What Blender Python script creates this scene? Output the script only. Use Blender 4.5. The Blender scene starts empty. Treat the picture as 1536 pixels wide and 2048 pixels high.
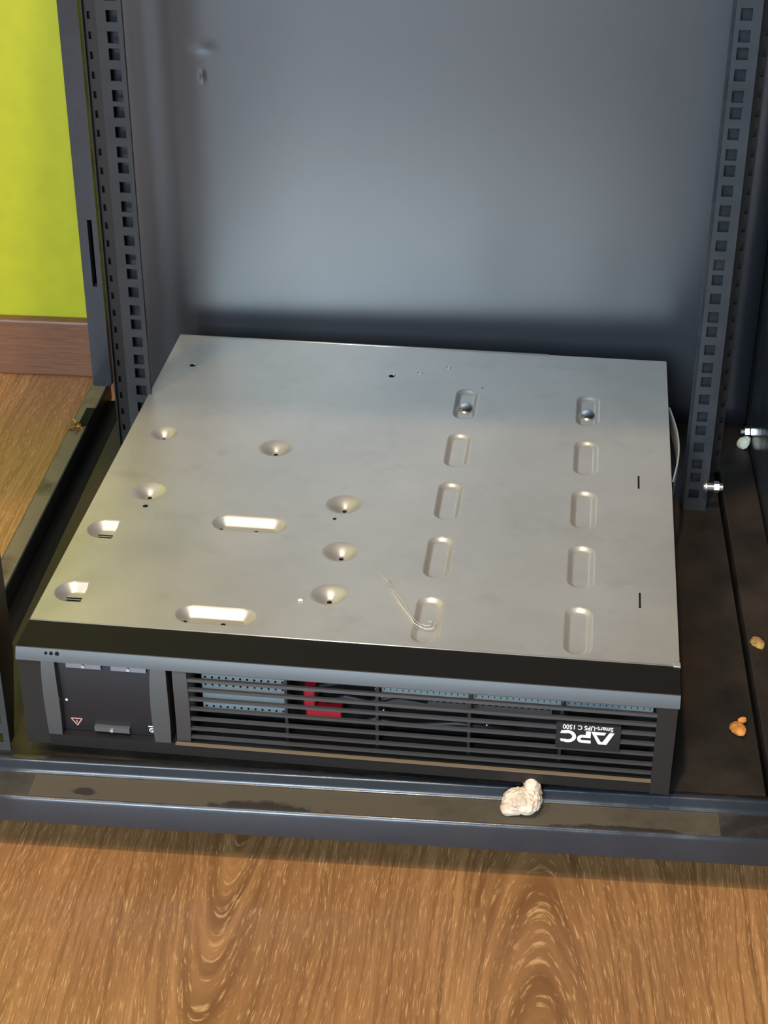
import bpy, bmesh, math, random
import numpy as np
from mathutils import Vector, Matrix

random.seed(7)
rng = np.random.default_rng(7)
S = bpy.context.scene
COL = S.collection
Z0 = 0.152            # height of the upturned power supply's top face above the floor

# ------------------------------------------------------------------ camera
cam_d = bpy.data.cameras.new('camera')
cam = bpy.data.objects.new('camera', cam_d)
COL.objects.link(cam)
S.camera = cam
cam_d.sensor_fit = 'VERTICAL'
cam_d.sensor_height = 36.0
cam_d.lens = 3406.67 / 2048 * 36.0
cam_d.clip_start = 0.01
yaw, pitch, roll = 8.53716448e-02, 5.41200453e-01, 1.83843798e-03
cy, sy, cp, sp = math.cos(yaw), math.sin(yaw), math.cos(pitch), math.sin(pitch)
fw = Vector((-sy * cp, cy * cp, -sp)); ri = Vector((cy, sy, 0)); up = ri.cross(fw)
cr, sr = math.cos(roll), math.sin(roll)
ri, up = cr * ri + sr * up, -sr * ri + cr * up
M = Matrix((ri, up, -fw)).transposed().to_4x4()
M.translation = Vector((3.17376370e-01, -9.19676637e-01, 6.51378217e-01 + Z0))
cam.matrix_world = M

# ------------------------------------------------------------------ world, light, exposure
W = bpy.data.worlds.new('room_light')
S.world = W
W.use_nodes = True
bg = W.node_tree.nodes['Background']
bg.inputs[0].default_value = (0.72, 0.84, 1.0, 1)
bg.inputs[1].default_value = 0.15

def lamp(name, typ, loc, energy, color, **k):
    d = bpy.data.lights.new(name, typ)
    d.energy = energy
    d.color = color
    for a, b in k.items():
        setattr(d, a, b)
    o = bpy.data.objects.new(name, d)
    COL.objects.link(o)
    o.location = loc
    return o
# warm ceiling lamp in front of the rack
lamp('overhead_lamp', 'POINT', (0.10, -0.95, 2.28), 145, (1.0, 0.77, 0.53), shadow_soft_size=0.05)
# second warm lamp further left, added for dimple highlights; large size softens its shadows
lamp('overhead_lamp', 'POINT', (-0.85, -1.15, 2.25), 112, (1.0, 0.77, 0.53), shadow_soft_size=0.22)
# daylight through the window at the far side of the room, behind the camera
win = lamp('window_daylight', 'AREA', (-0.45, -3.4, 1.75), 215, (0.63, 0.81, 1.0), shape='RECTANGLE', size=1.1, size_y=2.0)
win.rotation_euler = (math.radians(66), 0, 0)

S.view_settings.view_transform = 'Standard'
S.view_settings.look = 'None'
S.view_settings.exposure = 0.0
S.view_settings.gamma = 1.0
S.view_settings.use_curve_mapping = False
S.cycles.use_denoising = True
S.cycles.max_bounces = 10

# ------------------------------------------------------------------ helpers
def srgb(r, g, b):
    f = lambda c: (c / 255 / 12.92) if c / 255 <= 0.04045 else ((c / 255 + 0.055) / 1.055) ** 2.4
    return (f(r), f(g), f(b), 1)

def mat(name, color, rough=0.5, metal=0.0, spec=0.5, coat=0.0):
    m = bpy.data.materials.new(name)
    m.use_nodes = True
    b = m.node_tree.nodes['Principled BSDF']
    b.inputs['Base Color'].default_value = color
    b.inputs['Roughness'].default_value = rough
    b.inputs['Metallic'].default_value = metal
    b.inputs['Specular IOR Level'].default_value = spec
    b.inputs['Coat Weight'].default_value = coat
    return m

class NT:
    def __init__(s, m):
        s.m = m; s.t = m.node_tree; s.b = s.t.nodes['Principled BSDF']
    def n(s, typ, **k):
        nd = s.t.nodes.new(typ)
        for a, v in k.items():
            if a.startswith('_'):
                setattr(nd, a[1:], v)
            else:
                nd.inputs[a.replace('__', ' ')].default_value = v
        return nd
    def l(s, a, b):
        s.t.links.new(a, b)
    def math(s, op, a, b=None, c=None):
        nd = s.t.nodes.new('ShaderNodeMath'); nd.operation = op
        for i, v in enumerate((a, b, c)):
            if v is None: continue
            if isinstance(v, (int, float)): nd.inputs[i].default_value = v
            else: s.l(v, nd.inputs[i])
        return nd.outputs[0]
    def ramp(s, fac, stops):
        nd = s.t.nodes.new('ShaderNodeValToRGB')
        while len(nd.color_ramp.elements) < len(stops): nd.color_ramp.elements.new(0.5)
        for e, (p, c) in zip(nd.color_ramp.elements, stops):
            e.position = p; e.color = c
        s.l(fac, nd.inputs[0])
        return nd.outputs[0]
    def mix(s, fac, a, b, mode='MIX'):
        nd = s.t.nodes.new('ShaderNodeMix'); nd.data_type = 'RGBA'; nd.blend_type = mode
        for sock, v in ((nd.inputs[0], fac), (nd.inputs[6], a), (nd.inputs[7], b)):
            if isinstance(v, (int, float, tuple)): sock.default_value = v
            else: s.l(v, sock)
        return nd.outputs[2]
    def coord(s, kind='Object', scale=(1, 1, 1), loc=(0, 0, 0)):
        tc = s.t.nodes.new('ShaderNodeTexCoord'); mp = s.t.nodes.new('ShaderNodeMapping')
        mp.inputs['Scale'].default_value = scale; mp.inputs['Location'].default_value = loc
        s.l(tc.outputs[kind], mp.inputs[0])
        return mp.outputs[0]
    def noise(s, vec, scale, detail=4, rough=0.55, dist=0.0):
        nd = s.n('ShaderNodeTexNoise', Scale=scale, Detail=detail, Roughness=rough, Distortion=dist)
        s.l(vec, nd.inputs['Vector'])
        return nd.outputs[0]
    def bump(s, h, strength=0.1, dist=0.001):
        nd = s.n('ShaderNodeBump', Strength=strength, Distance=dist)
        s.l(h, nd.inputs['Height']); s.l(nd.outputs[0], s.b.inputs['Normal'])

G = lambda v: (v, v, v, 1)

# --- materials
def black_paint(name, base, dust, lo, hi, rough=0.4, scale=30, bump=0.04):
    m = mat(name, base, rough)
    t = NT(m)
    c = t.coord()
    f = t.ramp(t.noise(c, scale, 6, 0.6), [(lo, G(0)), (hi, G(1))])
    t.l(t.mix(f, base, dust), t.b.inputs['Base Color'])
    r = t.math('MULTIPLY_ADD', f, 0.25, rough)
    t.l(r, t.b.inputs['Roughness'])
    t.bump(t.noise(c, 900, 2), bump, 0.0006)
    return m
M_PAINT = black_paint('black_powder_coat', (0.027, 0.030, 0.035, 1), (0.031, 0.034, 0.039, 1), 0.4, 0.8, 0.19)
M_RAIL = black_paint('rail_paint', (0.025, 0.027, 0.029, 1), (0.042, 0.044, 0.046, 1), 0.4, 0.8, 0.5)
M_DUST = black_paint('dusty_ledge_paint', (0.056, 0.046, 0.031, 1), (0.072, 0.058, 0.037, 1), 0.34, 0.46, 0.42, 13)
def ledge_blotches():  # noise-edged darker ellipses over the ledge colour
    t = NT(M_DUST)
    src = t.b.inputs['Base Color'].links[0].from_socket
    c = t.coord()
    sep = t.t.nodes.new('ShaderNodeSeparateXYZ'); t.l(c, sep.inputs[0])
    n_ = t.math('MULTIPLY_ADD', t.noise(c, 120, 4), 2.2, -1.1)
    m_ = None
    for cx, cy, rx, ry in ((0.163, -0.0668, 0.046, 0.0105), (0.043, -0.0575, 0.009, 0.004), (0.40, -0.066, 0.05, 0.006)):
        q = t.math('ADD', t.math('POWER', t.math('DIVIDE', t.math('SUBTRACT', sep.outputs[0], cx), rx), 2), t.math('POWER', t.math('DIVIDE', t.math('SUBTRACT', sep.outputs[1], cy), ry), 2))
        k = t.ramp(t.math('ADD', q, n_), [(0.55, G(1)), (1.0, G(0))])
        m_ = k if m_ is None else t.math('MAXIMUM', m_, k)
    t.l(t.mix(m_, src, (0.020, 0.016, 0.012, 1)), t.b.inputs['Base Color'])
ledge_blotches()
M_PAN = black_paint('dusty_pan_paint', (0.010, 0.007, 0.005, 1), (0.032, 0.022, 0.013, 1), 0.35, 0.75, 0.45, 14)
M_BEAM = black_paint('dusty_beam_paint', (0.050, 0.042, 0.026, 1), (0.150, 0.125, 0.075, 1), 0.34, 0.50, 0.5, 22)
M_CLEAN = black_paint('clean_ledge_paint', (0.022, 0.020, 0.018, 1), (0.050, 0.042, 0.032, 1), 0.4, 0.7, 0.45)
M_PANEL = mat('semi_gloss_panel_paint', (0.014, 0.016, 0.020, 1), 0.37)
M_PANEL.node_tree.nodes['Principled BSDF'].inputs['IOR'].default_value = 2.1
M_STRUT = mat('strut_paint', (0.014, 0.012, 0.010, 1), 0.45)
M_DARK = mat('matte_black', (0.006, 0.006, 0.006, 1), 0.8, spec=0.2)
M_PLASTIC = mat('bezel_plastic', (0.058, 0.062, 0.062, 1), 0.44)
M_BEZEL_SHADE = mat('bezel_shaded_plastic', (0.009, 0.0085, 0.008, 1), 0.5)  # darker copy of the bezel plastic, shade on ears and base in its colour
M_EDGE = mat('bezel_edge_black', (0.007, 0.006, 0.005, 1), 0.6, spec=0.25)
M_SLAT = mat('slat_plastic', (0.042, 0.040, 0.039, 1), 0.42)
M_LIP_LIT = mat('lip_lit_plastic', (0.16, 0.115, 0.07, 1), 0.4)  # warm lamp light along the lip edge is put into this colour
M_GLOSS = mat('glossy_black', (0.008, 0.008, 0.010, 1), 0.5)
M_WHITE = mat('white_print', (0.75, 0.74, 0.70, 1), 0.5)
M_PINK = mat('warning_print', (0.62, 0.30, 0.28, 1), 0.5)
M_RED = mat('red_plastic', (0.45, 0.010, 0.022, 1), 0.4)
M_BOLT = mat('zinc_bolt', (0.75, 0.73, 0.68, 1), 0.28, 1.0)
M_COPPER = mat('copper', (0.8, 0.45, 0.25, 1), 0.35, 1.0)

def steel():
    m = mat('galvanised_steel', (0.5, 0.5, 0.48, 1), 0.36, 0.64)
    t = NT(m)
    c = t.coord()
    cs = t.coord(scale=(3, 40, 1))
    a = t.noise(c, 9, 6, 0.62)
    b = t.noise(cs, 30, 4, 0.6)
    base = t.ramp(a, [(0.25, (0.48, 0.45, 0.395, 1)), (0.72, (0.61, 0.58, 0.52, 1))])
    sm = t.ramp(t.noise(c, 22, 5, 0.7), [(0.56, G(0)), (0.72, G(1))])
    base = t.mix(t.math('MULTIPLY', sm, 0.30), base, (0.34, 0.31, 0.25, 1))
    scr = t.ramp(t.noise(t.coord(scale=(1.2, 28, 1)), 16, 2, 0.4), [(0.71, G(0)), (0.735, G(1)), (0.76, G(0))])
    base = t.mix(t.math('MULTIPLY', scr, 0.25), base, (0.75, 0.74, 0.70, 1))
    t.l(base, t.b.inputs['Base Color'])
    t.l(t.math('MULTIPLY_ADD', b, 0.14, t.math('MULTIPLY_ADD', a, 0.12, 0.26)), t.b.inputs['Roughness'])
    t.bump(t.noise(c, 260, 3), 0.05, 0.0006)
    return m
M_STEEL = steel()
M_INNER = mat('inner_steel', (0.27, 0.34, 0.34, 1), 0.42, 0.4)
M_BAR = mat('latch_metal', (0.20, 0.20, 0.21, 1), 0.4, 0.7)

def wood_floor():
    m = mat('oak_laminate', (0.4, 0.22, 0.1, 1), 0.42)
    t = NT(m)
    geo = t.t.nodes.new('ShaderNodeNewGeometry')
    oi = t.t.nodes.new('ShaderNodeObjectInfo')
    sep = t.t.nodes.new('ShaderNodeSeparateXYZ')
    t.l(geo.outputs['Position'], sep.inputs[0])
    X, Y = sep.outputs[0], sep.outputs[1]
    # plank-local coordinates: column index and a shift per plank
    idx = t.math('FLOOR', t.math('DIVIDE', t.math('SUBTRACT', X, 0.0415), 0.207))
    xl = t.math('SUBTRACT', t.math('SUBTRACT', X, 0.0415), t.math('MULTIPLY', idx, 0.207))
    xc = t.math('SUBTRACT', xl, 0.1035)
    wob = t.n('ShaderNodeTexNoise', Scale=1.0, Detail=3)
    cmb0 = t.t.nodes.new('ShaderNodeCombineXYZ')
    t.l(t.math('MULTIPLY', X, 9), cmb0.inputs[0]); t.l(t.math('MULTIPLY', Y, 3.2), cmb0.inputs[1])
    t.l(t.math('MULTIPLY', idx, 7.3), cmb0.inputs[2])
    t.l(cmb0.outputs[0], wob.inputs['Vector'])
    w = t.math('SUBTRACT', wob.outputs[0], 0.5)
    # elongated rings; odd columns open towards the rack, even ones towards the room
    par = t.math('SUBTRACT', t.math('MULTIPLY', t.math('PINGPONG', idx, 1), 2), 1)
    yc = t.math('MULTIPLY_ADD', par, -0.26, -0.175)
    fig = t.math('COMPARE', idx, 0.5, 0.6)     # only two boards show a cathedral figure
    dy = t.math('MULTIPLY', t.math('SUBTRACT', Y, yc), t.math('MULTIPLY_ADD', fig, 0.112, 0.006))
    xs = t.math('MULTIPLY_ADD', w, 0.026, xc)
    F = t.math('SQRT', t.math('ADD', t.math('POWER', xs, 2), t.math('POWER', dy, 2)))
    cmb = t.t.nodes.new('ShaderNodeCombineXYZ')
    t.l(t.math('MULTIPLY', F, 1500), cmb.inputs[0])
    t.l(t.math('MULTIPLY', Y, 70), cmb.inputs[1])
    t.l(t.math('MULTIPLY_ADD', idx, 3.7, t.math('MULTIPLY', xs, 40)), cmb.inputs[2])
    fl = t.n('ShaderNodeTexNoise', Scale=1.0, Detail=3, Roughness=0.6)
    t.l(cmb.outputs[0], fl.inputs['Vector'])
    fleck = t.ramp(fl.outputs[0], [(0.56, G(0)), (0.70, G(1))])
    cmb2 = t.t.nodes.new('ShaderNodeCombineXYZ')
    t.l(t.math('MULTIPLY', F, 330), cmb2.inputs[0]); t.l(t.math('MULTIPLY', Y, 8), cmb2.inputs[1])
    t.l(t.math('MULTIPLY', xs, 20), cmb2.inputs[2])
    gr = t.n('ShaderNodeTexNoise', Scale=1.0, Detail=4, Roughness=0.55)
    t.l(cmb2.outputs[0], gr.inputs['Vector'])
    wide = t.n('ShaderNodeTexNoise', Scale=1.0, Detail=2)
    cmb3 = t.t.nodes.new('ShaderNodeCombineXYZ')
    t.l(t.math('MULTIPLY', X, 16), cmb3.inputs[0]); t.l(t.math('MULTIPLY', Y, 3), cmb3.inputs[1])
    t.l(cmb3.outputs[0], wide.inputs['Vector'])
    base = t.ramp(gr.outputs[0], [(0.30, srgb(114, 78, 46)), (0.52, srgb(150, 108, 67)), (0.72, srgb(168, 123, 78))])
    base = t.mix(t.ramp(wide.outputs[0], [(0.35, G(0)), (0.65, G(0.5))]), base, srgb(126, 87, 52))
    ringv = t.math('SINE', t.math('MULTIPLY', F, 620))
    rmask = t.math('MULTIPLY', fig, t.ramp(t.math('ABSOLUTE', xs), [(0.012, G(1)), (0.05, G(0))]))
    rr = t.math('MULTIPLY', rmask, t.math('MULTIPLY_ADD', ringv, 0.25, 0.25))
    base = t.mix(rr, base, srgb(100, 66, 38))
    base = t.mix(t.math('MULTIPLY', fleck, 0.62), base, srgb(214, 172, 116))
    hv = t.n('ShaderNodeHueSaturation', Saturation=1.0)
    t.l(t.math('MULTIPLY_ADD', oi.outputs['Random'], 0.12, 0.94), hv.inputs['Value'])
    t.l(base, hv.inputs['Color'])
    t.l(hv.outputs[0], t.b.inputs['Base Color'])
    t.l(t.math('MULTIPLY_ADD', fleck, 0.10, 0.30), t.b.inputs['Roughness'])
    t.bump(fl.outputs[0], 0.12, 0.0006)
    return m
M_WOOD = wood_floor()

def simple_noise(name, c1, c2, scale, rough, stretch=(1, 1, 1), bump=0.05):
    m = mat(name, c1, rough)
    t = NT(m)
    c = t.coord(scale=stretch)
    n_ = t.noise(c, scale, 5)
    t.l(t.ramp(n_, [(0.3, c1), (0.7, c2)]), t.b.inputs['Base Color'])
    t.bump(n_, bump, 0.001)
    return m
M_LIME = simple_noise('lime_wall_paint', srgb(158, 160, 14), srgb(166, 168, 18), 40, 0.6)
M_BASEB = simple_noise('baseboard_wood', srgb(96, 64, 44), srgb(118, 80, 56), 18, 0.45, (2, 2, 40))
M_PLASTER = simple_noise('plaster', srgb(168, 146, 122), srgb(238, 222, 196), 60, 0.9, bump=0.4)
M_CREAM = simple_noise('cream_plaster', srgb(205, 196, 168), srgb(238, 230, 205), 60, 0.9, bump=0.4)
M_ORANGE = simple_noise('orange_crumb', srgb(150, 84, 30), srgb(226, 150, 66), 150, 0.9, bump=0.5)
M_OCHRE = simple_noise('ochre_crumb', srgb(120, 92, 44), srgb(170, 136, 76), 150, 0.9, bump=0.5)
M_THREAD = mat('white_thread', (0.55, 0.51, 0.44, 1), 0.8)

def link(name, me, parent=None, m=None):
    o = bpy.data.objects.new(name, me)
    COL.objects.link(o)
    if parent is not None: o.parent = parent
    for x in (m if isinstance(m, (list, tuple)) else [m] if m else []):
        me.materials.append(x)
    return o

def obj(name, bm, m=None, parent=None, smooth=False):
    me = bpy.data.meshes.new(name)
    bmesh.ops.recalc_face_normals(bm, faces=bm.faces[:])
    if smooth:
        for f in bm.faces: f.smooth = True
    bm.to_mesh(me); bm.free()
    return link(name, me, parent, m)

def empty(name, loc=(0, 0, 0), rz=0):
    o = bpy.data.objects.new(name, None)
    o.empty_display_size = 0.02
    COL.objects.link(o); o.location = loc; o.rotation_euler = (0, 0, rz)
    return o

def tag(o, label=None, cat=None, group=None, kind=None):
    for k, v in (('label', label), ('category', cat), ('group', group), ('kind', kind)):
        if v: o[k] = v
    return o

def box(bm, x0, x1, y0, y1, z0, z1, bevel=0, seg=2):
    v = [bm.verts.new((x, y, z)) for x in (x0, x1) for y in (y0, y1) for z in (z0, z1)]
    fs = [bm.faces.new([v[i] for i in q]) for q in ((0, 1, 3, 2), (4, 6, 7, 5), (0, 4, 5, 1), (2, 3, 7, 6), (0, 2, 6, 4), (1, 5, 7, 3))]
    if bevel:
        es = list({e for f in fs for e in f.edges})
        bmesh.ops.bevel(bm, geom=es, offset=bevel, segments=seg, affect='EDGES', profile=0.5)
    return bm

def newbox(*a, **k):
    return box(bmesh.new(), *a, **k)

def cyl(bm, c, axis, r, h, n=20, r2=None):
    """cylinder from point c along axis ('x','y','z')"""
    r2 = r if r2 is None else r2
    def P(a, rr, t):
        p, q = rr * math.cos(a), rr * math.sin(a)
        return {'x': (c[0] + t, c[1] + p, c[2] + q), 'y': (c[0] + p, c[1] + t, c[2] + q), 'z': (c[0] + p, c[1] + q, c[2] + t)}[axis]
    A = [bm.verts.new(P(2 * math.pi * i / n, r, 0)) for i in range(n)]
    B = [bm.verts.new(P(2 * math.pi * i / n, r2, h)) for i in range(n)]
    bm.faces.new(A); bm.faces.new(B[::-1])
    for i in range(n):
        bm.faces.new((A[i], A[(i + 1) % n], B[(i + 1) % n], B[i]))
    return bm

def prism(bm, pts, fn, d0, d1):
    """polygon pts (a,b) extruded from d0 to d1; fn(a,b,d)->xyz"""
    A = [bm.verts.new(fn(a, b, d0)) for a, b in pts]
    B = [bm.verts.new(fn(a, b, d1)) for a, b in pts]
    bm.faces.new(A); bm.faces.new(B[::-1])
    n = len(pts)
    for i in range(n):
        bm.faces.new((A[i], A[(i + 1) % n], B[(i + 1) % n], B[i]))
    return bm

def lump(bm, c, r, squash=(1, 1, 1), amp=0.3, seed=0, sub=3):
    g = np.random.default_rng(seed)
    ret = bmesh.ops.create_icosphere(bm, subdivisions=sub, radius=1)
    dirs = g.normal(size=(14, 3)); dirs /= np.linalg.norm(dirs, axis=1)[:, None]
    am = g.uniform(-1, 1, 14)
    for v in ret['verts']:
        p = np.array(v.co)
        k = 1 + amp * float(np.sum(am * np.exp(-6 * (1 - dirs @ p)))) + g.uniform(-.07, .07)
        v.co = Vector((c[0] + p[0] * r * squash[0] * k, c[1] + p[1] * r * squash[1] * k, c[2] + max(p[2], -0.75) * r * squash[2] * k))
    return bm

def tube(bm, pts, r, n=6):
    rings = []
    for i, p in enumerate(pts):
        p = Vector(p)
        d = (Vector(pts[min(i + 1, len(pts) - 1)]) - Vector(pts[max(i - 1, 0)])).normalized()
        a = d.orthogonal().normalized() if i == 0 else (a0 - d * a0.dot(d)).normalized()
        a0 = a; b = d.cross(a)
        rr = r[i] if isinstance(r, (list, tuple)) else r
        rings.append([bm.verts.new(p + rr * (math.cos(2 * math.pi * k / n) * a + math.sin(2 * math.pi * k / n) * b)) for k in range(n)])
    for A, B in zip(rings, rings[1:]):
        for k in range(n):
            bm.faces.new((A[k], A[(k + 1) % n], B[(k + 1) % n], B[k]))
    bm.faces.new(rings[0][::-1]); bm.faces.new(rings[-1])
    return bm

# ================================================================== the room
floor = tag(obj('floor', newbox(-1.6, 2.2, -3.6, 0.80, -0.05, -0.0022), M_DARK), kind='structure')
plank_cols = {}
def plank(x0, x1, y0, y1):
    bm = newbox(x0 + .00003, x1 - .00003, y0 + .0001, y1 - .0001, -0.0021, 0.0)
    return obj('plank', bm, M_WOOD, floor)
for i in range(-8, 12):
    x0 = 0.0415 + 0.207 * i
    # board ends staggered from column to column
    ends = [-0.0475 - 1.28 * k + {-1: 0.0}.get(i, (0.41 * ((i * 7) % 3) + 0.55)) for k in range(-1, 4)]
    ends = sorted([min(0.79, max(-3.55, e)) for e in ends] + [-3.55, 0.79])
    for a, b in zip(ends, ends[1:]):
        if b - a > 0.02: plank(x0, x0 + 0.207, a, b)
YW = 0.672
tag(obj('wall_back', newbox(-1.6, 2.2, YW, YW + 0.08, 0, 2.5), M_LIME), kind='structure')
bmb = newbox(-1.6, 2.2, YW - 0.014, YW, 0.0, 0.0635, bevel=0.0025)
tag(obj('baseboard_back', bmb, M_BASEB), kind='structure')

# ================================================================== the rack
R = empty('server_rack', (0.217, 0.23, 0.0))
tag(R, 'black open-sided equipment rack with perforated rails and a glossy grey back panel', 'rack')
def rpart(name, bm, m, smooth=False, parent=None):
    o = obj(name, bm, m, None, smooth)
    p = parent or R
    o.parent = p
    o.matrix_parent_inverse = p.matrix_basis.inverted() if p is R else Matrix.Translation(-R.location)
    return o
zp = Z0 - 0.0885          # pan top
zl = Z0 - 0.098           # front and left ledge
zb = Z0 - 0.1201          # bottom of the frame
ROOF = 0.79
XL, XR = -0.0945, 0.5300

def fillet_profile(pts, radii, seg=6):
    out = []
    for i, p in enumerate(pts):
        r = radii[i]
        if not r: out.append(p); continue
        p = np.array(p); a = np.array(pts[i - 1]) - p; b = np.array(pts[i + 1]) - p
        a = a / np.linalg.norm(a); b = b / np.linalg.norm(b)
        c = p + (a + b) * r; s = p + a * r; e = p + b * r
        for k in range(seg + 1):
            th = k / seg * math.pi / 2
            q = c + (s - c) * math.cos(th) + (e - c) * math.sin(th)
            out.append(tuple(q))
    return out
# front sill: bent sheet, lip - ledge - front face
prof = [(-0.0345, zp - 0.004), (-0.0345, zp + 0.0003), (-0.0405, zp + 0.0003), (-0.0405, zl), (-0.0672, zl), (-0.0672, zb), (-0.0600, zb)]
prof = fillet_profile(prof, [0, 0, 0.0012, 0.0034, 0.0034, 0.0012, 0])
bm = bmesh.new()
x_st = [XL, 0.0055, 0.4640, XR]
cols = [[bm.verts.new((x, y, z)) for (y, z) in prof] for x in x_st]
for ci in range(3):
    for k in range(len(prof) - 1):
        f = bm.faces.new((cols[ci][k], cols[ci][k + 1], cols[ci + 1][k + 1], cols[ci + 1][k]))
        f.smooth = True
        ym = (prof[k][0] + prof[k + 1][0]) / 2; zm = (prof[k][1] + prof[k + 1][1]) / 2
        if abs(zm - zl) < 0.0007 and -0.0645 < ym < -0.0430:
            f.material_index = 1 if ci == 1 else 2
bmesh.ops.recalc_face_normals(bm, faces=bm.faces[:])
me = bpy.data.meshes.new('front_sill'); bm.to_mesh(me); bm.free()
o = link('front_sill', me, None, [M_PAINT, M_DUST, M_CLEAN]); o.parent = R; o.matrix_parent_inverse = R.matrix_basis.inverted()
if True:
    sm = o.modifiers.new('thickness', 'SOLIDIFY'); sm.thickness = 0.0012; sm.offset = -1
# base pan, and an added black sheet that darkens the gaps beside it
bm = newbox(-0.0480, 0.4950, -0.0340, 0.515, zp - 0.0012, zp)
rpart('base_pan', bm, M_PAN)
rpart('gap_black_sheet', newbox(XL + .002, XR - .002, -0.058, 0.545, zb + 0.0005, zb + 0.0015), M_DARK)
# side beams
bm = bmesh.new()
rows = fillet_profile([(XL, zb), (XL, zl), (-0.0775, zl), (-0.0775, zb + 0.002)], [0, 0.0016, 0.0016, 0])
yy = [-0.040, 0.548]
cs = [[bm.verts.new((x, y, z)) for (x, z) in rows] for y in yy]
for k in range(len(rows) - 1):
    f = bm.faces.new((cs[0][k], cs[0][k + 1], cs[1][k + 1], cs[1][k])); f.smooth = True
    if abs((rows[k][1] + rows[k + 1][1]) / 2 - zl) < .0007 and abs(rows[k][0] - rows[k + 1][0]) > .003: f.material_index = 1
o = rpart('side_beam', bm, [M_PAINT, M_BEAM])
bm = bmesh.new()
box(bm, 0.4998, XR, -0.040, 0.548, zb + .002, zp - 0.0002, bevel=0.0012)
rpart('side_beam', bm, M_PAN)
# black plate on the left beam, in place of the shade in a notch
rpart('notch_shade_plate', newbox(-0.0865, -0.0776, 0.452, 0.487, zl - .001, zl + 0.0012, bevel=.0005), M_DARK)
# posts
def post(x0, x1, y0, y1, slot=None):
    bm = bmesh.new()
    z1, z2 = zl + 0.0005, ROOF
    if slot:
        sx0, sx1, sz0, sz1 = slot
        d = 0.0015
        xs = [x0, sx0, sx1, x1]; zs = [z1, sz0, sz1, z2]
        for i in range(3):
            for k in range(3):
                if i == 1 and k == 1: continue
                vs = [bm.verts.new((xs[a], y0, zs[b])) for a, b in ((i, k), (i + 1, k), (i + 1, k + 1), (i, k + 1))]
                bm.faces.new(vs)
        # slot recess
        for (p, q) in (((sx0, sz0), (sx1, sz0)), ((sx1, sz0), (sx1, sz1)), ((sx1, sz1), (sx0, sz1)), ((sx0, sz1), (sx0, sz0))):
            bm.faces.new([bm.verts.new(c) for c in ((p[0], y0, p[1]), (q[0], y0, q[1]), (q[0], y0 + .009, q[1]), (p[0], y0 + .009, p[1]))])
        for f in (((x0, y0), (x0, y1)), ((x0, y1), (x1, y1)), ((x1, y1), (x1, y0))):
            bm.faces.new([bm.verts.new(c) for c in ((*f[0], z1), (*f[1], z1), (*f[1], z2), (*f[0], z2))])
        vs = [bm.verts.new((x, y, z1)) for x, y in ((x0, y0), (x1, y0), (x1, y1), (x0, y1))]; bm.faces.new(vs)
        bmesh.ops.remove_doubles(bm, verts=bm.verts[:], dist=1e-6)
    else:
        box(bm, x0, x1, y0, y1, z1, z2, bevel=.0008)
    return rpart('corner_post', bm, M_PAINT)
post(-0.0912, -0.0732, 0.535, 0.552, slot=(-0.0826, -0.0782, Z0 + 0.0066, Z0 + 0.0731))
post(0.5110, 0.5290, 0.535, 0.552)
post(XL, XL + 0.018, -0.066, -0.046)
post(0.5050, XR, -0.066, -0.046)
# roof and right side panel
rpart('roof', newbox(XL, XR, -0.0672, 0.552, ROOF, ROOF + 0.012), M_PAINT)
rpart('side_panel', newbox(0.5312, 0.5330, -0.060, 0.552, zb + .004, ROOF), M_PAINT)
# back panel with two small dents
bm = bmesh.new()
nx, nz = 120, 170
px0, px1, pz0, pz1 = -0.0540, 0.5290, zp + 0.0015, ROOF
xs = np.concatenate([np.linspace(px0, 0.020, 10), np.linspace(0.022, 0.072, 50), np.linspace(0.080, px1, 30)])
zs = np.concatenate([np.linspace(pz0, Z0 + 0.205, 16), np.linspace(Z0 + 0.207, Z0 + 0.280, 56), np.linspace(Z0 + 0.29, pz1, 24)])
def dent(x, z):
    d = 0
    for cx, cz, rx, rz, dp in ((0.0437, 0.2500, 0.0115, 0.0070, 0.0008), (0.0425, 0.2253, 0.0028, 0.0060, 0.0008)):
        q = ((x - cx) / rx) ** 2 + ((z - Z0 - cz) / rz) ** 2
        d += dp * math.exp(-q * 1.6)
    return d
gv = [[bm.verts.new((x, 0.486 + dent(x, z), z)) for z in zs] for x in xs]
for i in range(len(xs) - 1):
    for k in range(len(zs) - 1):
        f = bm.faces.new((gv[i][k], gv[i + 1][k], gv[i + 1][k + 1], gv[i][k + 1])); f.smooth = True
o = rpart('back_panel', bm, M_PANEL)
sm = o.modifiers.new('thickness', 'SOLIDIFY'); sm.thickness = 0.0015; sm.offset = -1

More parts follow.
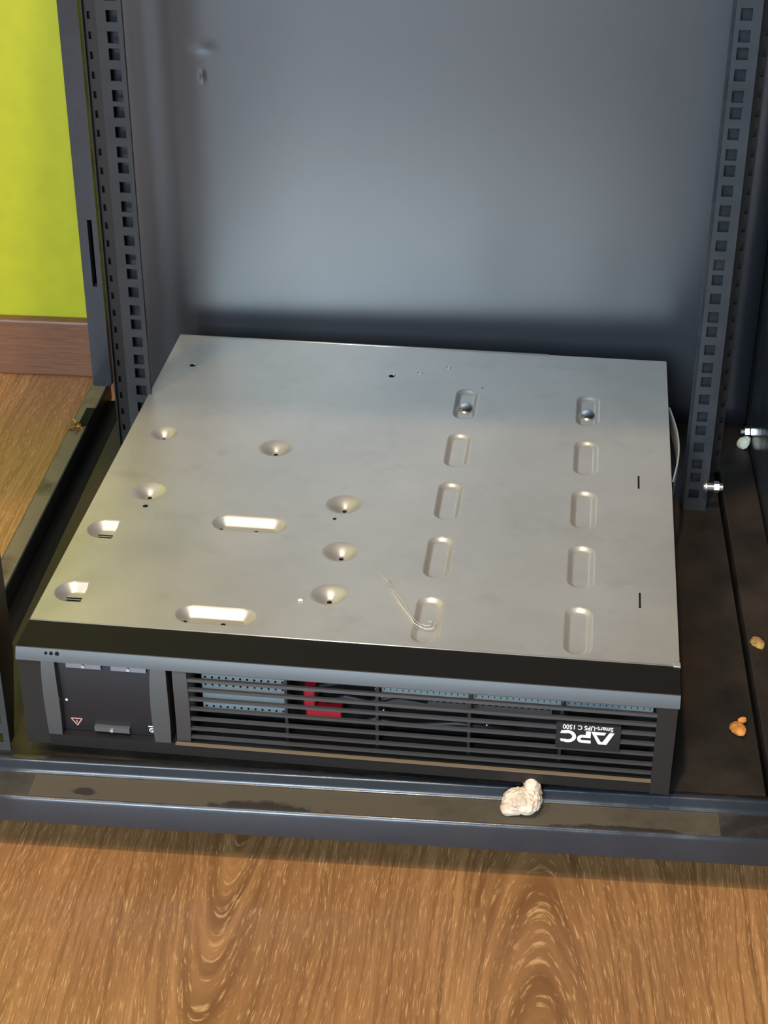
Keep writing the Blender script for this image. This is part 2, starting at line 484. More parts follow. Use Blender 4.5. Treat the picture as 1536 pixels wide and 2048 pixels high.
# perforated rails
def holes_for(zc, z0, z1):
    out = []
    k = -30
    for k in range(-30, 31):
        c = zc + 0.04445 * k
        out += [c - 0.00635, c + 0.00635, c + 0.022225]
    return sorted(h for h in out if z0 + 0.009 < h < z1 - 0.009)
def perforated(bm, x0, x1, hx, hw, hh, zs_, z0, z1, y, t, ax='x'):
    """sheet in the plane y with rectangular holes, made of quads, thickness t towards +y"""
    xs = [x0, hx - hw / 2, hx + hw / 2, x1]
    cuts = [z0]
    for h in zs_: cuts += [h - hh / 2, h + hh / 2]
    cuts.append(z1)
    P = (lambda a, d, z: (a, y + d, z)) if ax == 'x' else (lambda a, d, z: (y + d, a, z))
    def quad(a):
        bm.faces.new([bm.verts.new(p) for p in a])
    for k in range(len(cuts) - 1):
        za, zc_ = cuts[k], cuts[k + 1]
        for i in range(3):
            if i == 1 and k % 2 == 1:
                a, b = xs[1], xs[2]
                quad([P(a, 0, za), P(a, t, za), P(a, t, zc_), P(a, 0, zc_)]); quad([P(b, 0, za), P(b, t, za), P(b, t, zc_), P(b, 0, zc_)])
                quad([P(a, 0, za), P(b, 0, za), P(b, t, za), P(a, t, za)]); quad([P(a, 0, zc_), P(b, 0, zc_), P(b, t, zc_), P(a, t, zc_)])
                continue
            for d in (0, t):
                quad([P(xs[i], d, za), P(xs[i + 1], d, za), P(xs[i + 1], d, zc_), P(xs[i], d, zc_)])
    for a in (x0, x1):
        quad([P(a, 0, z0), P(a, t, z0), P(a, t, z1), P(a, 0, z1)])
    bmesh.ops.remove_doubles(bm, verts=bm.verts[:], dist=1e-6)
def rail(x0, x1, hx, zc, y, flange_x, depth, z0, z1):
    bm = bmesh.new()
    perforated(bm, x0, x1, hx, 0.0085, 0.0090, holes_for(zc, z0, z1), z0, z1, y, 0.0016)
    fx = (flange_x, flange_x + 0.0016) if flange_x < hx else (flange_x - 0.0016, flange_x)
    box(bm, fx[0], fx[1], y + 0.0016, y + depth, z0, z1)
    o = rpart('mounting_rail', bm, M_RAIL)
    # strip added behind the rail holes so that they read dark
    rpart('hole_backing', newbox(min(hx - 0.0095, hx + 0.0), hx + 0.0060, y + 0.010, y + 0.012, z0, z1), M_PAINT)
    return o
rail(-0.0057, 0.0140, 0.0061, Z0 + 0.1147, 0.333, -0.0057, 0.030, zp, ROOF)
rail(0.4637, 0.4826, 0.4714, Z0 + 0.3052, 0.333, 0.4826, 0.030, zp, ROOF)
# rear struts that carry the rails
def strut(x0, x1, y):
    bm = bmesh.new()
    perforated(bm, x0, x1, x0 + 0.0046, 0.0026, 0.0060, [z for z in np.arange(zp + 0.02, ROOF - 0.02, 0.0159)], zp, ROOF, y, 0.0016)
    box(bm, x0 - 0.0004, x0 + 0.0009, y - 0.004, y, zp, ROOF)
    box(bm, x0, x1, y + 0.005, y + 0.0062, zp, ROOF)  # backing sheet added to keep the strut holes black
    return rpart('rail_strut', bm, M_STRUT)
strut(-0.0334, -0.0225, 0.400)
strut(0.4915, 0.4990, 0.400)
# front left rail with a tapered inner flange
bm = bmesh.new()
perforated(bm, -0.0345, -0.0142, -0.0226, 0.0085, 0.0090, holes_for(Z0 - 0.0845, zp, ROOF), zp, ROOF, -0.0310, 0.0016)
rpart('mounting_rail', bm, M_RAIL)
bm = bmesh.new()
prism(bm, [(-0.0292, zp + .004), (-0.0292, ROOF), (0.0010, ROOF), (0.0010, zp + 0.060), (-0.0200, zp + 0.004)], lambda a, b, d: (d, a, b), -0.0160, -0.0146)
rpart('rail_flange', bm, M_PAN)
# bolt through the foot of the right rail
bm = bmesh.new()
cyl(bm, (0.4795, 0.3285, Z0 - 0.0625), 'x', 0.0058, 0.0010, 20)
cyl(bm, (0.4780, 0.3285, Z0 - 0.0625), 'x', 0.0035, 0.0160, 14)
cyl(bm, (0.4866, 0.3285, Z0 - 0.0625), 'x', 0.0050, 0.0042, 6)
rpart('bolt', bm, M_BOLT)
bm = bmesh.new()
cyl(bm, (0.532, 0.462, Z0 - 0.080), 'x', 0.0030, -0.009, 14)
cyl(bm, (0.5305, 0.462, Z0 - 0.080), 'x', 0.0055, -0.004, 6)
rpart('bolt', bm, M_BOLT)
# levelling feet
for fx_ in (-0.07, 0.505):
    for fy_ in (0.05, 0.50):
        bm = bmesh.new()
        cyl(bm, (fx_, fy_, 0.0), 'z', 0.016, 0.008, 24, 0.013)
        cyl(bm, (fx_, fy_, 0.008), 'z', 0.005, zb - 0.008, 12)
        rpart('levelling_foot', bm, M_DARK)

# ================================================================== the upturned power supply
PHI = -0.0359929938
UPS = empty('power_supply', (0, 0, zp), PHI)
tag(UPS, 'flat grey steel rack power supply lying upside down with black slatted front', 'power supply')
LD = 0.4512; LW = 0.432
H = Z0 - zp               # local height of the top face
UPSM = Matrix.Translation((0, 0, zp)) @ Matrix.Rotation(PHI, 4, 'Z')
def upart(name, bm, m, parent=None, smooth=False):
    return obj(name, bm, m, parent or UPS, smooth)

# --- pressed top plate as a height field
feats = []   # (name, sdf function(U,V)->depth array, bbox)
def sst(x):
    x = np.clip(x, 0, 1); return x * x * (3 - 2 * x)
def stadium(u0, v0, hl, r, depth, wall, along):
    def f(U, V):
        a, b = (V - v0, U - u0) if along == 'v' else (U - u0, V - v0)
        s = np.clip(a, -(hl - r), hl - r)
        d = r - np.hypot(a - s, b)
        x = np.clip(d / wall, 0, 1)
        return depth * (0.75 * x + 0.25 * sst(x))
    return f
def dome(u0, v0, r, depth, flat):
    def f(U, V):
        d = r - np.hypot(U - u0, V - v0)
        x = np.clip(d / (r - flat), 0, 1)
        return depth * (0.35 * x + 0.65 * x ** 1.9)
    return f
def louvre(u0, u1, v0, hw, depth, wall):
    def f(U, V):
        a = U - (u0 + hw); s = np.clip(a, 0, 100)
        d = hw - np.hypot(a - s, V - v0)
        x = np.clip(d / wall, 0, 1)
        return np.where(U <= u1, depth * x, 0)
    return f
PILL_V = [32.4, 111.4, 190.4, 269.8, 349.6]
bands_u, bands_v = [], []
for u0 in (265.3, 366.0):
    for i, v0 in enumerate(PILL_V):
        hl = 27.5 if i < 4 else 27.0
        feats.append(('pressed_rib', stadium(u0, v0, hl, 9.3, 2.7, 3.6, 'v'), (u0 - 10, u0 + 10, v0 - hl - 1, v0 + hl + 1)))
for v0 in (138.8, 19.4):
    feats.append(('pressed_slot', stadium(123, v0, 27.5, 10.6, 5.8, 7.6, 'u'), (95, 151, v0 - 11.5, v0 + 11.5)))
for u0, v0, r in ((28, 268.5, 11.5), (39, 176, 13), (122, 254.5, 13.6), (188.4, 174.8, 14), (195.4, 109, 13.6), (195.3, 53.4, 13.2)):
    feats.append(('dimple', dome(u0, v0, r, 6.0, 3.0), (u0 - r - 1, u0 + r + 1, v0 - r - 1, v0 + r + 1)))
for v0 in (119.2, 36.4):
    feats.append(('louvre', louvre(7.0, 27.6, v0, 12.6, 5.6, 7.0), (6.5, 28.4, v0 - 13.5, v0 + 13.5)))
def lines(lo, hi, idx, coarse, fine):
    iv = sorted((f[2][idx], f[2][idx + 1]) for f in feats)
    mg = []
    for a, b in iv:
        if mg and a <= mg[-1][1] + 1: mg[-1][1] = max(mg[-1][1], b)
        else: mg.append([a, b])
    out = [lo]
    for a, b in mg:
        a = max(a, lo + .5); b = min(b, hi - .5)
        n = max(1, int(math.ceil((a - out[-1]) / coarse))); out += list(np.linspace(out[-1], a, n + 1)[1:])
        n = max(1, int(math.ceil((b - a) / fine))); out += list(np.linspace(a, b, n + 1)[1:])
    n = max(1, int(math.ceil((hi - out[-1]) / coarse))); out += list(np.linspace(out[-1], hi, n + 1)[1:])
    return np.array(out)
ul = lines(0, LW * 1000, 0, 9, 0.75); vl = lines(0, LD * 1000, 2, 9, 0.75)
U, V = np.meshgrid(ul, vl, indexing='ij')
Dp = np.zeros_like(U); Id = np.full(U.shape, -1)
for k, (nm, f, bb) in enumerate(feats):
    d = f(U, V) * ((U >= bb[0]) & (U <= bb[1]) & (V >= bb[2]) & (V <= bb[3]))
    Id[d > 1e-4] = k
    Dp = np.maximum(Dp, d)
NU, NV = U.shape
vid = np.arange(NU * NV).reshape(NU, NV)
quads = np.stack([vid[:-1, :-1], vid[1:, :-1], vid[1:, 1:], vid[:-1, 1:]], -1).reshape(-1, 4)
fid = Id.reshape(-1)[quads].max(1)
co = np.stack([U, V, H * 1000 - Dp], -1).reshape(-1, 3) / 1000
def submesh(name, q, m, parent):
    us, inv = np.unique(q, return_inverse=True)
    c = co[us]; q2 = inv.reshape(-1, 4)
    me = bpy.data.meshes.new(name)
    me.vertices.add(len(c)); me.vertices.foreach_set('co', c.astype(np.float32).ravel())
    me.loops.add(q2.size); me.loops.foreach_set('vertex_index', q2.astype(np.int32).ravel())
    me.polygons.add(len(q2)); me.polygons.foreach_set('loop_start', np.arange(0, q2.size, 4, dtype=np.int32))
    me.polygons.foreach_set('use_smooth', np.ones(len(q2), dtype=bool))
    me.update(calc_edges=True); me.validate()
    return link(name, me, parent, m)
plate = submesh('bottom_plate', quads[fid < 0], M_STEEL, UPS)
fobj = []
for k, (nm, f, bb) in enumerate(feats):
    fobj.append(submesh(nm, quads[fid == k], M_STEEL, plate))
# rolled rim of the plate and chassis walls
bm = bmesh.new()
box(bm, 0, 0.0012, 0, LD, 0.002, H - 0.00005); box(bm, LW - 0.0012, LW, 0, LD, 0.002, H - 0.00005)
box(bm, 0.0012, LW - 0.0012, LD - 0.0012, LD, 0.002, H - 0.00005)
box(bm, 0, LW, 0.0, LD, 0.0004, 0.002)
upart('chassis', bm, M_STEEL)
bm = bmesh.new(); tube(bm, [(0, 0.0004, H - .0005), (LW, 0.0004, H - .0005)], 0.0007, 8); upart('folded_edge', bm, M_STEEL, smooth=True)
bm = bmesh.new(); tube(bm, [(0, LD, H - .0004), (0.33, LD, H - .0002)], 0.0011, 8); upart('folded_edge', bm, M_STEEL, smooth=True)
bm = bmesh.new(); box(bm, LW - 0.004, LW + 0.0006, -0.0012, 0.0035, H - 0.0012, H + 0.0005, bevel=.0003); upart('edge_tab', bm, M_STEEL)
# inside wall behind the grille
upart('inner_wall', newbox(0.0015, LW - 0.0015, 0.004, 0.006, 0.002, H - 0.0075), M_DARK)
# holes, slits, screws
def disc(name, u, v, r, m, dz=0.00006, ru=None, parent=plate):
    bm = bmesh.new()
    n = 18
    vs = [bm.verts.new((u / 1000 + r * math.cos(2 * math.pi * i / n) / 1000, v / 1000 + (ru or r) * math.sin(2 * math.pi * i / n) / 1000, H + dz)) for i in range(n)]
    bm.faces.new(vs)
    return obj(name, bm, m, parent)
def ring(name, u, v, r, m):
    bm = bmesh.new()
    n = 24
    tube_pts = [(u / 1000 + r / 1000 * math.cos(2 * math.pi * i / n), v / 1000 + r / 1000 * math.sin(2 * math.pi * i / n), H + 0.0001) for i in range(n + 1)]
    tube(bm, tube_pts, 0.00035, 6)
    return obj(name, bm, m, plate, True)
for u, v in ((24.5, 392), (198, 393)):
    disc('screw_hole', u, v, 2.6, M_DARK)
    bm = bmesh.new(); cyl(bm, ((u + 1.6) / 1000, (v + 2.2) / 1000, H - .0002), 'z', 0.0014, 0.0012, 12, 0.0010); obj('hole_lug', bm, M_BOLT, plate, False)
disc('small_hole', 41.4, 154.5, 2.1, M_DARK)
disc('small_hole', 184.1, 153.8, 1.5, M_DARK)
disc('small_hole', 276.8, 380.3, 0.8, M_DARK)
ring('weld_mark', 221.5, 402, 2.2, M_STEEL); ring('weld_mark', 244.8, 415.7, 2.0, M_STEEL)
for va, vb in ((226, 246), (64, 83)):
    upart('slit', newbox(0.4062, 0.4076, va / 1000, vb / 1000, H - 0.0005, H + 0.00008), M_DARK, plate)
    upart('slit_edge', newbox(0.40605, 0.4078, vb / 1000, vb / 1000 + 0.0012, H - 0.0005, H + 0.0003), M_STEEL, plate)
for k, (nm, f, bb) in enumerate(feats):
    u0 = (bb[0] + bb[1]) / 2; v0 = (bb[2] + bb[3]) / 2
    if nm == 'pressed_rib' and v0 > 330:
        bm = bmesh.new()
        bmesh.ops.create_uvsphere(bm, u_segments=20, v_segments=10, radius=1, matrix=Matrix.Translation((u0 / 1000, (v0 - 3) / 1000, H - 0.0029)) @ Matrix.Diagonal((0.0066, 0.0090, 0.0034, 1)))
        obj('screw', bm, M_BOLT, fobj[k], True)
    if nm == 'dimple':
        bm = bmesh.new(); cyl(bm, (u0 / 1000, v0 / 1000, H - 0.00625), 'z', 0.0018, 0.0003, 14)
        obj('dimple_hole', bm, M_DARK, fobj[k])
    if nm == 'pressed_slot':
        for du in (-20.5, 6.0):
            bm = bmesh.new(); cyl(bm, ((u0 + du) / 1000, (v0 - 5.0) / 1000, H - 0.0040), 'z', 0.0017, 0.0005, 14)
            obj('drain_hole', bm, M_DARK, fobj[k])
    if nm == 'louvre':
        for j, dv in enumerate((-0.6, -3.4)):
            bm = newbox((u0 - 3 + j) / 1000, 0.0272, (v0 + dv - 0.6) / 1000, (v0 + dv + 0.6) / 1000, H - 0.0058, H - 0.0053)
            obj('vent_slot', bm, M_DARK, fobj[k])
# bowed metal strap on the right flank
bm = bmesh.new()
n = 14; vsA = []
for i in range(n + 1):
    t_ = i / n; vv = 0.245 + 0.125 * t_; off = 0.0062 * math.sin(math.pi * t_)
    vsA.append([bm.verts.new((LW + 0.0006 + off + dx, vv, z)) for dx, z in ((0, H - 0.020), (0, H - 0.003), (0.0012, H - 0.003), (0.0012, H - 0.020))])
for A, B in zip(vsA, vsA[1:]):
    for k in range(4): bm.faces.new((A[k], A[(k + 1) % 4], B[(k + 1) % 4], B[k]))
upart('side_strap', bm, M_STEEL, smooth=False)

# --- front bezel
HB = H                     # bezel height
def vf(h):                 # h measured down from the top (mm) -> forward offset of the curved face
    return -(31 + 8.0 * (1 - math.exp(-max(h, 0) / 14)) - 6.5 * (max(h, 0) / 86) ** 2.2) / 1000
def curved(bm, ul_, ur_, h0, h1, back, n=10, lift=0.0):
    """solid between left/right curves ul_(h), ur_(h) from h0 to h1 (mm), front face on vf"""
    rows = []; fr = []
    for i in range(n + 1):
        h = h0 + (h1 - h0) * i / n
        z = H - h / 1000
        a, b = ul_(h) / 1000, ur_(h) / 1000
        y = vf(h) - lift
        yb = back if not callable(back) else back(h)
        rows.append([bm.verts.new(p) for p in ((a, y, z), (b, y, z), (b, yb, z), (a, yb, z))])
        fr.append([bm.verts.new(p) for p in ((a, y, z), (b, y, z))])
    for A, B in zip(rows, rows[1:]):
        for k in range(1, 4):
            bm.faces.new((A[k], A[(k + 1) % 4], B[(k + 1) % 4], B[k]))
    for A, B in zip(fr, fr[1:]):
        f = bm.faces.new((A[1], A[0], B[0], B[1])); f.smooth = True
    bm.faces.new(rows[0]); bm.faces.new(rows[-1][::-1])
    return bm
C = lambda v: (lambda h: v)
bulge = lambda base, a: (lambda h: base + a * (1 - ((h - 40) / 32) ** 2))
bm = bmesh.new()
curved(bm, C(0), C(432), 0.4, 8.4, 0.0, 6)                           # top band
curved(bm, C(17), bulge(25.8, 1.6), 8.4, 68, -0.012, 12)             # first post
curved(bm, bulge(90.2, -0.8), bulge(100.5, 1.2), 8.4, 68, -0.012, 12)  # second post
upart('bezel', bm, M_PLASTIC)
bm = bmesh.new(); curved(bm, C(17.2), C(418.6), 68, 78.5, -0.004, 6); upart('bezel_base', bm, M_BEZEL_SHADE)
upart('bezel_ear', newbox(0.0003, 0.0172, -0.0325, -0.012, H - 0.0785, H - 0.0083), M_BEZEL_SHADE)
upart('bezel_ear', newbox(0.4186, 0.4310, -0.0345, -0.001, H - 0.0785, H - 0.0083), M_BEZEL_SHADE)
upart('bezel_top', newbox(0.0, LW, -0.0303, -0.0004, H - 0.0022, H - 0.0003), M_EDGE)
bm = bmesh.new()
curved(bm, bulge(104.2, 1.0), bulge(113.4, 1.6), 8.6, 67.5, -0.012, 12, -0.0022)
upart('grille_pillar', bm, M_SLAT)
bm = bmesh.new()
curved(bm, C(104), C(418.6), 67.0, 68.3, lambda h: vf(h) + .0012, 2, 0.0012)
upart('bottom_lip', bm, M_LIP_LIT)
# battery door with its bars and print
bm = bmesh.new(); curved(bm, C(25.5), C(91), 8.5, 67.6, -0.010, 12, -0.0060)
door = upart('battery_door', bm, M_GLOSS)
for a, b, h0, h1 in ((33, 56.5, 9.8, 13.2), (63.2, 86.8, 9.8, 13.2), (48, 72, 61.0, 65.0)):
    bm = bmesh.new(); curved(bm, C(a), C(b), h0, h1, lambda h: vf(h) + .007, 3, -0.0030)
    o = upart('latch_bar', bm, M_BAR, door)
    bm = bmesh.new(); mu = (a + b) / 2; mh = (h0 + h1) / 2
    cyl(bm, (mu / 1000, vf(mh) + 0.0032, H - mh / 1000), 'y', 0.0013, -0.0012, 12)
    upart('latch_screw', bm, M_BOLT, door)
def decal(name, pts, m, parent, lift, holes=None):
    """flat printed shape on the curved face; pts in (u,h) mm"""
    bm = bmesh.new()
    fn = lambda a, b, d: (a / 1000, vf(b) - lift + d, H - b / 1000)
    prism(bm, pts, fn, 0, 0.0003)
    return upart(name, bm, m, parent)
dl = -0.0057
decal('marker_dot', [(30.5 + 0.9 * math.cos(i * .628), 41 + 0.9 * math.sin(i * .628)) for i in range(10)], M_WHITE, door, dl)
bm = bmesh.new()
def stroke(bm, a, b, w, lift):
    d = np.array(b, float) - a; d /= np.linalg.norm(d); n_ = np.array((-d[1], d[0])) * w / 2
    pts = [tuple(np.array(a) + n_), tuple(np.array(b) + n_), tuple(np.array(b) - n_), tuple(np.array(a) - n_)]
    prism(bm, pts, lambda p, q, e: (p / 1000, vf(q) - lift + e, H - q / 1000), 0, 0.0002)
T = [(31.9, 57.0), (39.3, 57.0), (35.6, 63.0)]
for a, b in zip(T, T[1:] + T[:1]): stroke(bm, a, b, 0.75, dl)
stroke(bm, (35.6, 58.4), (35.6, 60.6), 0.7, dl)
upart('warning_triangle', bm, M_PINK, door)
bm = bmesh.new()
stroke(bm, (84.6, 59.2), (88.2, 59.2), 0.7, dl)
ang = [2 * math.pi * i / 12 for i in range(13)]
for a, b in zip(ang, ang[1:]): stroke(bm, (86.8 + 1.7 * math.cos(a), 62.6 + 1.7 * math.sin(a)), (86.8 + 1.7 * math.cos(b), 62.6 + 1.7 * math.sin(b)), 0.55, dl)
stroke(bm, (85.8, 61.6), (87.8, 63.6), 0.5, dl)
upart('recycling_mark', bm, M_WHITE, door)
for i, u in enumerate((20.5, 24.0, 28.0)):
    bm = bmesh.new(); cyl(bm, (u / 1000, vf(3.2) + .0008, H - 0.0030), 'y', 0.0010 + 0.0002 * i, -0.0012, 12); upart('indicator_dimple', bm, M_DARK)
# grille: seven slats and four uprights behind them
SL = [9.6, 16.2, 23.3, 30.7, 38.7, 47.3, 56.0, 63.6]
for h in SL:
    bm = bmesh.new()
    curved(bm, C(113), C(419), h - 1.05, h + 1.05, lambda q: vf(q) + .0052, 2, -0.0030)
    upart('slat', bm, M_SLAT)
for u in (177.5, 238, 298.7, 358.6):
    bm = bmesh.new(); curved(bm, C(u - 1), C(u + 1), 8.5, 67.5, -0.012, 10, -0.0135); upart('grille_upright', bm, M_SLAT)
# what shows behind the slats
bm = bmesh.new()
px_ = np.arange(119, 179, 5.0); pz_ = np.arange(10, 62, 4.0)
def perf_plate(bm, u0, u1, h0, h1, nu, nh, y, fill=0.55):
    us = [u0]; hs = [h0]
    su, sh = (u1 - u0) / nu, (h1 - h0) / nh
    for i in range(nu): us += [u0 + su * (i + .5 - fill / 2), u0 + su * (i + .5 + fill / 2)]
    for i in range(nh): hs += [h0 + sh * (i + .5 - fill / 2), h0 + sh * (i + .5 + fill / 2)]
    us.append(u1); hs.append(h1)
    g = [[bm.verts.new((a / 1000, y, H - b / 1000)) for b in hs] for a in us]
    for i in range(len(us) - 1):
        for k in range(len(hs) - 1):
            if i % 2 == 1 and k % 2 == 1: continue
            bm.faces.new((g[i][k], g[i + 1][k], g[i + 1][k + 1], g[i][k + 1]))
perf_plate(bm, 119, 176, 6, 54, 12, 8, -0.0135, 0.28)
upart('vent_plate', bm, M_INNER)
bm = bmesh.new(); perf_plate(bm, 240, 417, 4, 29, 44, 3, -0.0150, 0.16); upart('vent_plate', bm, M_INNER)
bm = bmesh.new(); box(bm, 0.244, 0.355, -0.0125, -0.0085, H - 0.0215, H - 0.0165, bevel=.0008); upart('bus_bar', bm, M_INNER)
bm = bmesh.new(); box(bm, 0.1875, 0.1955, -0.0145, -0.0030, H - 0.046, H - 0.030, bevel=.0012); box(bm, 0.1890, 0.2130, -0.0140, -0.0030, H - 0.054, H - 0.046, bevel=.0012)
upart('battery_connector', bm, M_RED)
for pts in ([(0.195, -0.012, H - 0.036), (0.200, -0.014, H - 0.026), (0.213, -0.014, H - 0.022), (0.226, -0.011, H - 0.025), (0.238, -0.010, H - 0.022)],
            [(0.203, -0.013, H - 0.040), (0.216, -0.014, H - 0.034), (0.232, -0.014, H - 0.037), (0.250, -0.010, H - 0.033), (0.27, -0.009, H - 0.036)],
            [(0.222, -0.013, H - 0.056), (0.236, -0.015, H - 0.050), (0.255, -0.014, H - 0.054), (0.29, -0.013, H - 0.050), (0.33, -0.012, H - 0.053)]):
    bm = bmesh.new(); tube(bm, pts, 0.0022, 8); upart('cable', bm, M_GLOSS, smooth=True)
for u, h in ((180.5, 24), (184.5, 31), (187, 24), (236, 27), (240, 33), (241, 44), (310, 50), (406, 22), (375, 47), (222, 17), (228, 14)):
    bm = bmesh.new()
    bmesh.ops.create_icosphere(bm, subdivisions=2, radius=0.0013, matrix=Matrix.Translation((u / 1000, -0.0125, H - h / 1000)))
    upart('terminal_screw', bm, M_BOLT, smooth=True)
bm = bmesh.new(); perf_plate(bm, 240, 352, 33, 45, 26, 2, -0.0080, 0.5); upart('vent_plate', bm, M_PLASTIC)
# name plate and lettering (the unit lies upside down, so the words are turned by half a turn)
bm = bmesh.new(); curved(bm, C(355.5), C(396.5), 25.4, 45.6, lambda h: vf(h) + .004, 6, -0.0016)
npl = upart('name_plate', bm, M_GLOSS)
def letter(bm, pts, ox, oy, sc, lift):
    # pts in letter space (x right, y up when read); turned by 180 degrees on the face
    prism(bm, [(ox - x * sc, oy + y * sc) for x, y in pts], lambda p, q, e: (p / 1000, vf(q) - lift + e, H - q / 1000), 0, 0.0003)
bm = bmesh.new()
ll = -0.0013
OX, OY, SC = 392.6, 30.6, 1.0
# A: slanted left leg, right leg folded into a foot
letter(bm, [(0, 0), (3.1, 0), (7.1, 7.6), (8.6, 7.6), (8.6, 9.6), (4.6, 9.6)], OX, OY, SC, ll)
letter(bm, [(8.6, 9.6), (8.6, 7.0), (11.4, 2.2), (13.6, 2.2), (9.4, 9.6)], OX, OY, SC, ll)
letter(bm, [(5.2, 0), (13.6, 0), (13.6, 2.2), (11.4, 2.2), (6.3, 2.0)], OX, OY, SC, ll)
letter(bm, [(13.6, 0), (14.6, 0), (10.2, 9.0), (9.4, 9.6), (13.6, 2.2)], OX, OY, SC, ll)
# P
letter(bm, [(14.9, 0), (18.1, 0), (18.1, 3.0), (14.9, 3.0)], OX, OY, SC, ll)
letter(bm, [(14.9, 3.0), (20.2, 3.0), (20.2, 5.0), (14.9, 5.0)], OX, OY, SC, ll)
letter(bm, [(14.6, 7.2), (20.4, 7.2), (20.4, 9.4), (14.6, 9.4)], OX, OY, SC, ll)
for k in range(8):
    a0 = -math.pi / 2 + math.pi * k / 8; a1 = -math.pi / 2 + math.pi * (k + 1) / 8
    letter(bm, [(20.3 + r * math.cos(a), 6.2 + r * math.sin(a)) for r, a in ((1.05, a0), (3.2, a0), (3.2, a1), (1.05, a1))], OX, OY, SC, ll)
# C
for k in range(14):
    a0 = math.radians(62) + math.radians(236) * k / 14; a1 = math.radians(62) + math.radians(236) * (k + 1) / 14
    letter(bm, [(29.6 + r * 1.12 * math.cos(a), 4.9 + r * math.sin(a)) for r, a in ((2.7, a0), (4.9, a0), (4.9, a1), (2.7, a1))], OX, OY, SC, ll)
letter(bm, [(30.6, 7.3), (34.4, 7.3), (33.6, 9.3), (31.4, 9.3)], OX, OY, SC, ll)
letter(bm, [(30.6, 0.5), (33.6, 0.5), (34.4, 2.5), (30.6, 2.5)], OX, OY, SC, ll)
upart('logo_lettering', bm, M_WHITE, npl)
fc = bpy.data.curves.new('small_lettering', 'FONT')
fc.body = 'Smart-UPS C 1500'
fc.size = 1.0; fc.align_x = 'LEFT'; fc.extrude = 0.02; fc.offset = 0.012
fo = bpy.data.objects.new('tmp', fc); COL.objects.link(fo)
dg = bpy.context.evaluated_depsgraph_get(); dg.update()
me = bpy.data.meshes.new_from_object(fo.evaluated_get(dg))
COL.objects.unlink(fo); bpy.data.objects.remove(fo)
xs_ = [v.co.x for v in me.vertices]; w_ = max(xs_) - min(xs_); x0_ = min(xs_)
for v in me.vertices:
    x, y, e = (v.co.x - x0_) / w_ * 32.0, v.co.y / 0.73 * 3.5, v.co.z * 3
    u, h = 391.6 - x, 26.2 + y
    v.co = Vector((u / 1000, vf(h) - ll - e / 1000, H - h / 1000))
me.name = 'small_lettering'
me.materials.clear()
link('small_lettering', me, npl, M_WHITE)

# ================================================================== loose things
def loc3(o, base):
    o.location = base
    return o
bm = bmesh.new()
lump(bm, (0, 0, 0.0075), 0.0115, (1.0, 0.85, 0.85), 0.35, 3, 4)
lump(bm, (0.0075, 0.006, 0.014), 0.0075, (0.8, 0.8, 1.1), 0.5, 5, 3)
lump(bm, (-0.0035, -0.004, 0.0055), 0.0085, (1.1, 0.7, 0.7), 0.25, 8, 3)
tag(loc3(obj('plaster_chunk', bm, M_PLASTER, smooth=False), (0.3335, -0.0510, zl + 0.0005)), 'large pale chunk of crumbly plaster on the front sill', 'plaster')
bm = bmesh.new(); lump(bm, (0, 0, 0.004), 0.0056, (0.9, 1.0, 1.1), 0.4, 11, 3)
tag(loc3(obj('plaster_blob', bm, M_CREAM), (0.5255, 0.4480, zp + 0.0005)), 'cream blob of plaster beside the far right bolt', 'plaster')
bm = bmesh.new(); lump(bm, (0, 0, 0.003), 0.0055, (0.95, 1.0, 0.6), 0.5, 13, 3); lump(bm, (0.004, 0.007, 0.003), 0.0025, (1, 1, 1), 0.5, 14, 2)
tag(loc3(obj('crumb', bm, M_ORANGE), (0.4818, 0.0340, zp + 0.0004)), 'orange crumb on the dark pan right of the power supply', 'debris')
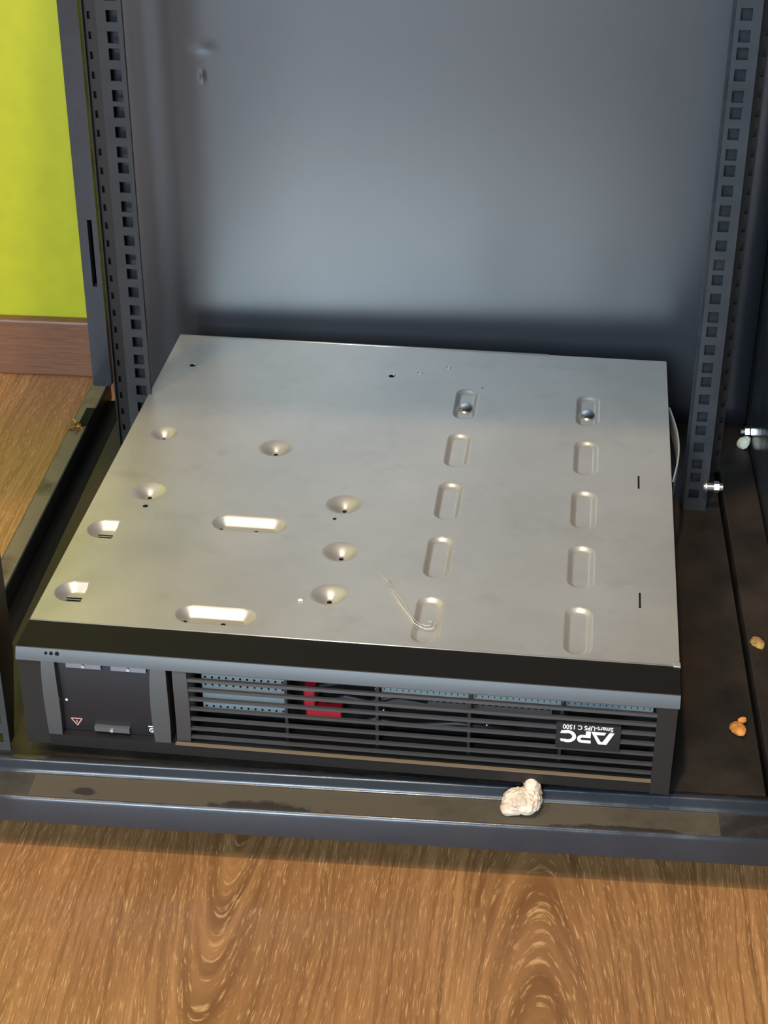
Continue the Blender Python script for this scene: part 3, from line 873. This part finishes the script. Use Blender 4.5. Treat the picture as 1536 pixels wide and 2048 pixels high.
bm = bmesh.new(); lump(bm, (0, 0, 0.002), 0.0056, (0.9, 1.1, 0.5), 0.5, 17, 3)
tag(loc3(obj('crumb', bm, M_OCHRE), (0.5055, 0.1400, zp + 0.0002)), 'dull ochre crumb on the right edge beam of the rack', 'debris')
bm = bmesh.new(); lump(bm, (0, 0, 0.0008), 0.0016, (1.2, 0.8, 0.7), 0.4, 19, 2)
o = obj('plaster_crumb', bm, M_CREAM); o.location = UPSM @ Vector((0.1769, 0.0439, H))
tag(o, 'tiny pale crumb on the steel plate near its front edge', 'debris')
# crumpled scrap on the left beam
bm = bmesh.new()
for k in range(5):
    a = np.array([rng.uniform(-.006, .006), rng.uniform(-.008, .008), rng.uniform(.001, .005)])
    tube(bm, [tuple(a), tuple(a + rng.uniform(-.006, .006, 3) * (1, 1, .3) + (0, 0, .0015)), tuple(a + rng.uniform(-.008, .008, 3) * (1, 1, .2) + (0, 0, .001))], 0.0009, 5)
tag(loc3(obj('wire_scrap', bm, M_COPPER), (-0.0835, 0.440, zl + 0.001)), 'crumpled scrap of wire on the left edge beam', 'debris')
# frayed white thread
def tt(u, v, z): return UPSM @ Vector((u / 1000, v / 1000, H + z / 1000))
bm = bmesh.new()
main = [(222, 92), (228, 82), (234, 73), (238, 63), (243, 53), (248, 43), (253, 34), (257, 26), (261, 22.5), (266, 20.5), (270, 22), (271.5, 27), (270, 30)]
tube(bm, [tt(u + rng.uniform(-.5, .5), v + rng.uniform(-.6, .6), 0.6) for u, v in main], [0.0001, .00012, .00015, .0002, .0003, .00035, .0004, .0004, .00035, .00035, .0004, .0004, .0003], 6)
for off in ((0.9, 1.5), (-0.8, -1.0), (0.4, 2.4)):
    tube(bm, [tt(u + off[0] + rng.uniform(-.8, .8), v + off[1] + rng.uniform(-1, 1), 0.7) for u, v in main[2:9]], 0.00012, 5)
tube(bm, [tt(262, 27, .6), tt(264, 24, .8), tt(267.5, 25, .8), tt(269, 29, .6), tt(266, 30, .5)], 0.0003, 6)
tag(obj('frayed_thread', bm, M_THREAD, smooth=True), 'frayed white thread across a rib near the plate front', 'thread')
